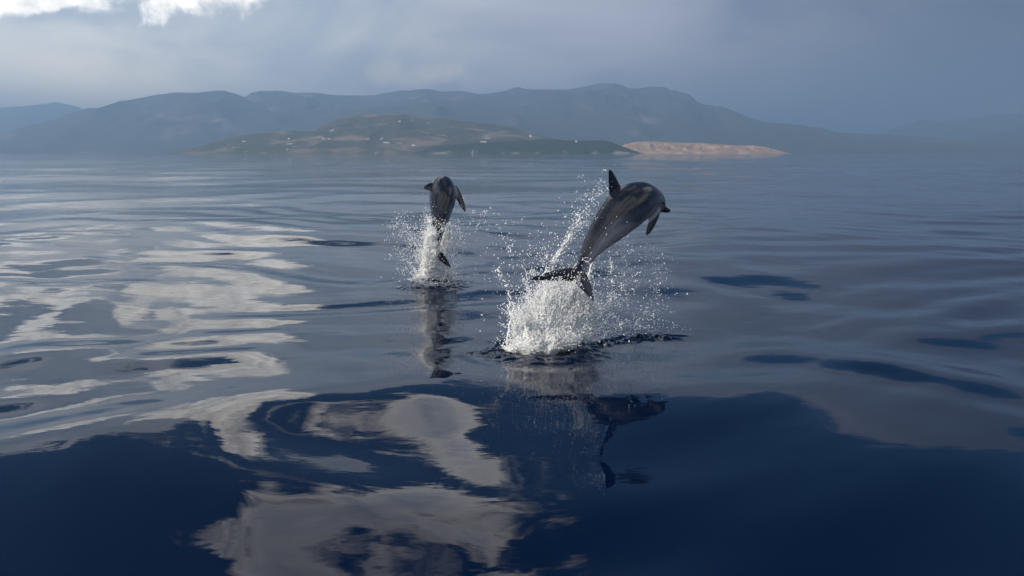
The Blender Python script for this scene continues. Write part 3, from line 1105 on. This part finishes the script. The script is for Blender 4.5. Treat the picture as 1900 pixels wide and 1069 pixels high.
for (x, y, sx, sy, n, d, sd, med) in [
    (1005, 605, 45, 42, 900, d0 + .25, .22, .0032), (955, 640, 18, 28, 500, d0, .12, .0032),
    (1060, 400, 32, 14, 0, 9.0, .1, .003), (1040, 470, 34, 42, 420, 8.9, .15, .0032),
    (1125, 595, 42, 26, 900, 8.75, .22, .0033), (1170, 560, 45, 55, 480, 8.95, .25, .0033), (1205, 590, 26, 26, 380, 9.0, .15, .0034),
    (1150, 500, 26, 40, 420, 9.0, .15, .0032), (1215, 500, 14, 40, 130, 9.3, .12, .0036), (1100, 640, 40, 12, 300, 8.6, .12, .0032),
    (940, 430, 45, 28, 170, 9.6, .4, .0034), (980, 490, 34, 30, 220, 8.9, .2, .0034), (1190, 608, 50, 8, 420, 9.05, .1, .0036),
    (1085, 375, 24, 30, 190, 9.1, .1, .0032), (1075, 420, 22, 34, 300, 9.0, .12, .003), (1030, 700, 50, 20, 40, 7.7, .1, .003)]:
    if n: sp.cloud(x, y, sx, sy, n, d, sd, med)
sp.cloud(1062, 430, 66, 9, 750, 9.0, .10, .0030, rot=-1.06)           # sheet torn off along the back
st = sp.strand
st([(1010, 520, 8.7), (1035, 470, 8.85), (1062, 425, 9.0), (1088, 385, 9.12), (1126, 344, 9.25)], 0.0076, 0.0048, 364, 0.035, 0.50)
st([(1022, 500, 8.7), (1048, 452, 8.85), (1072, 420, 9.0), (1095, 400, 9.1)], 0.0059, 0.0040, 224, 0.040, 0.56)
st([(940, 640, d0), (944, 600, d0), (946, 560, d0 + .02), (942, 535, d0 + .03), (930, 512, d0 + .03), (924, 498, d0 + .03)], 0.0110, 0.0064, 224, 0.030, 0.40)
st([(960, 632, d0), (960, 590, d0), (964, 560, d0 + .05), (956, 536, d0 + .05)], 0.0068, 0.0032, 125, 0.030, 0.54)
st([(1008, 552, 8.5), (1010, 515, 8.6), (1014, 482, 8.65), (1012, 464, 8.7)], 0.0102, 0.0056, 182, 0.030, 0.44)
st([(1000, 548, 8.5), (996, 520, 8.6), (988, 500, 8.65)], 0.0068, 0.0040, 112, 0.030, 0.50)
st([(1075, 560, 8.75), (1088, 530, 8.85), (1098, 490, 8.95), (1112, 462, 9.0)], 0.0153, 0.0072, 224, 0.030, 0.34)
st([(1080, 560, 8.75), (1092, 525, 8.85), (1100, 500, 8.95)], 0.0170, 0.0096, 112, 0.020, 0.24)
st([(1134, 452, 9.1), (1135, 490, 9.05), (1133, 530, 9.0), (1126, 575, 8.95)], 0.0076, 0.0064, 237, 0.030, 0.48)
st([(1140, 455, 9.1), (1156, 470, 9.1), (1164, 500, 9.05), (1166, 540, 9.0)], 0.0051, 0.0040, 182, 0.035, 0.60)
st([(1108, 590, 8.7), (1132, 555, 8.8), (1160, 530, 8.9), (1176, 500, 9.0)], 0.0068, 0.0040, 210, 0.050, 0.54)
st([(1090, 625, 8.6), (1120, 600, 8.7), (1146, 572, 8.8), (1168, 556, 8.9)], 0.0085, 0.0048, 237, 0.050, 0.49)
st([(1100, 635, 8.6), (1136, 612, 8.75), (1180, 590, 8.95), (1216, 584, 9.05)], 0.0085, 0.0048, 237, 0.050, 0.50)
st([(1176, 602, 9.0), (1198, 574, 9.0), (1216, 540, 9.1), (1226, 500, 9.2)], 0.0051, 0.0040, 168, 0.050, 0.62)
st([(1198, 438, 9.4), (1199, 452, 9.4), (1199, 470, 9.4)], 0.0051, 0.0024, 19, 0.012, 0.44)
st([(1200, 470, 9.4), (1212, 480, 9.35), (1222, 510, 9.3), (1210, 545, 9.2)], 0.0034, 0.0032, 70, 0.030, 0.62)
st([(950, 470, 9.3), (938, 440, 9.5), (930, 418, 9.6)], 0.0051, 0.0032, 84, 0.050, 0.60)
sp.cloud(1084, 536, 12, 14, 60, 7.98, .03, .004)                     # foam running off the flukes
sp.cloud(1040, 524, 26, 8, 260, 8.02, .05, .004)
for k in range(58):                                                   # thin strings of water flung out of the burst
    side = RNG.random() < 0.62
    x0, y0 = RNG.uniform(960, 1100), RNG.uniform(560, 640)
    vx = RNG.uniform(8, 80) if side else RNG.uniform(-45, 5)
    vy = RNG.uniform(25, 95)
    dd = d0 + .15 + (x0 - 960) / 140 * .3
    st([(x0, y0, dd), (x0 + vx * .35, y0 - vy * .62, dd + .03), (x0 + vx * .7, y0 - vy * .95, dd + .07), (x0 + vx, y0 - vy * RNG.uniform(.75, 1.05), dd + .1)],
       RNG.uniform(.0025, .0055), RNG.uniform(.0015, .003), 26, .018, .42, .02)
sp.build_drops('droplets', root, loc)
sp.build_strands('water_threads', root, loc)

# ---- splash behind the left-hand dolphin
loc = LEFT_SPLASH
root = tag(empty('splash', loc), 'narrow white plume of foam and droplets round the tail of the dolphin leaping away', 'splash', 'splashes thrown up by the dolphins', 'stuff')
sp = Spray()
d0 = loc[1]
foam_mass([(780, 514, d0, .07), (795, 508, d0 - .1, .10), (815, 510, d0 - .02, .10), (835, 510, d0 + .06, .07), (797, 490, d0 - .22, .10), (799, 474, d0 - .24, .085),
           (800, 458, d0 - .22, .07), (801, 443, d0 - .2, .055), (800, 428, d0 - .16, .042), (799, 412, d0 - .1, .032), (824, 474, d0 + .25, .06), (826, 458, d0 + .28, .055), (826, 444, d0 + .28, .04), (812, 500, d0 - .1, .08), (784, 500, d0 - .1, .05)],
          root, loc, 0.011, 0.034, sp, 16000, 1200, (-0.05, 0.0, 1.0))
for (x, y, sx, sy, n, d, sd, med) in [
    (795, 480, 26, 30, 900, d0, .2, .0042), (845, 470, 10, 28, 330, d0 + .1, .12, .0042), (756, 425, 16, 14, 230, d0 - .1, .12, .0046),
    (770, 460, 16, 26, 360, d0, .15, .0042), (800, 420, 14, 20, 260, d0 + .1, .1, .004), (745, 480, 12, 20, 80, d0, .15, .004),
    (820, 412, 16, 8, 200, 12.6, .05, .004), (880, 410, 26, 18, 60, d0, .3, .0042), (885, 470, 10, 20, 30, d0, .2, .0042), (860, 440, 10, 20, 80, d0, .2, .004),
    (905, 385, 22, 14, 22, d0, .3, .004), (800, 522, 34, 7, 350, d0 - .15, .15, .0046)]:
    sp.cloud(x, y, sx, sy, n, d, sd, med)
st = sp.strand
st([(790, 510, d0), (776, 470, d0 - .05), (762, 432, d0 - .1), (750, 410, d0 - .1), (740, 402, d0 - .1)], 0.0076, 0.0072, 237, 0.050, 0.50)
st([(786, 505, d0), (770, 480, d0 - .05), (756, 445, d0 - .1), (734, 422, d0 - .12), (724, 412, d0 - .12)], 0.0068, 0.0064, 237, 0.050, 0.52)
st([(780, 512, d0), (764, 490, d0), (748, 478, d0), (742, 470, d0)], 0.0102, 0.0064, 154, 0.050, 0.50)
st([(782, 515, d0 - .1), (766, 502, d0 - .1), (752, 496, d0 - .1)], 0.0102, 0.0048, 112, 0.040, 0.50)
st([(798, 500, d0), (796, 460, d0), (798, 420, d0), (796, 398, d0 + .05)], 0.0187, 0.0072, 280, 0.045, 0.32)
st([(802, 500, d0), (803, 460, d0), (801, 430, d0)], 0.0255, 0.0112, 168, 0.030, 0.20)
st([(836, 508, d0 + .05), (850, 490, d0 + .08), (858, 468, d0 + .1), (852, 440, d0 + .12), (842, 424, d0 + .12)], 0.0068, 0.0056, 280, 0.040, 0.50)
st([(826, 500, d0 + .1), (840, 470, d0 + .15), (846, 448, d0 + .2), (836, 430, d0 + .2)], 0.0068, 0.0048, 210, 0.040, 0.54)
st([(822, 485, d0 + .15), (828, 455, d0 + .25), (826, 440, d0 + .28)], 0.0187, 0.0096, 84, 0.020, 0.26)
st([(861, 394, 13.25), (862, 405, 13.25), (861, 418, 13.2)], 0.0051, 0.0032, 19, 0.015, 0.54)
st([(884, 425, d0), (890, 412, d0), (904, 410, d0)], 0.0043, 0.0032, 42, 0.040, 0.62)
for k in range(34):
    x0, y0 = RNG.uniform(782, 838), RNG.uniform(470, 515)
    vx = RNG.uniform(-48, 28); vy = RNG.uniform(15, 70)
    st([(x0, y0, d0 - .1), (x0 + vx * .35, y0 - vy * .62, d0 - .1), (x0 + vx * .7, y0 - vy * .95, d0 - .08), (x0 + vx, y0 - vy * RNG.uniform(.7, 1.0), d0 - .08)],
       RNG.uniform(.003, .0065), RNG.uniform(.002, .004), 22, .022, .42, .025)
sp.build_drops('droplets', root, loc)
sp.build_strands('water_threads', root, loc)
print('tris', sum(sum(len(p.vertices) - 2 for p in o.data.polygons) for o in bpy.data.objects if o.type == 'MESH'))
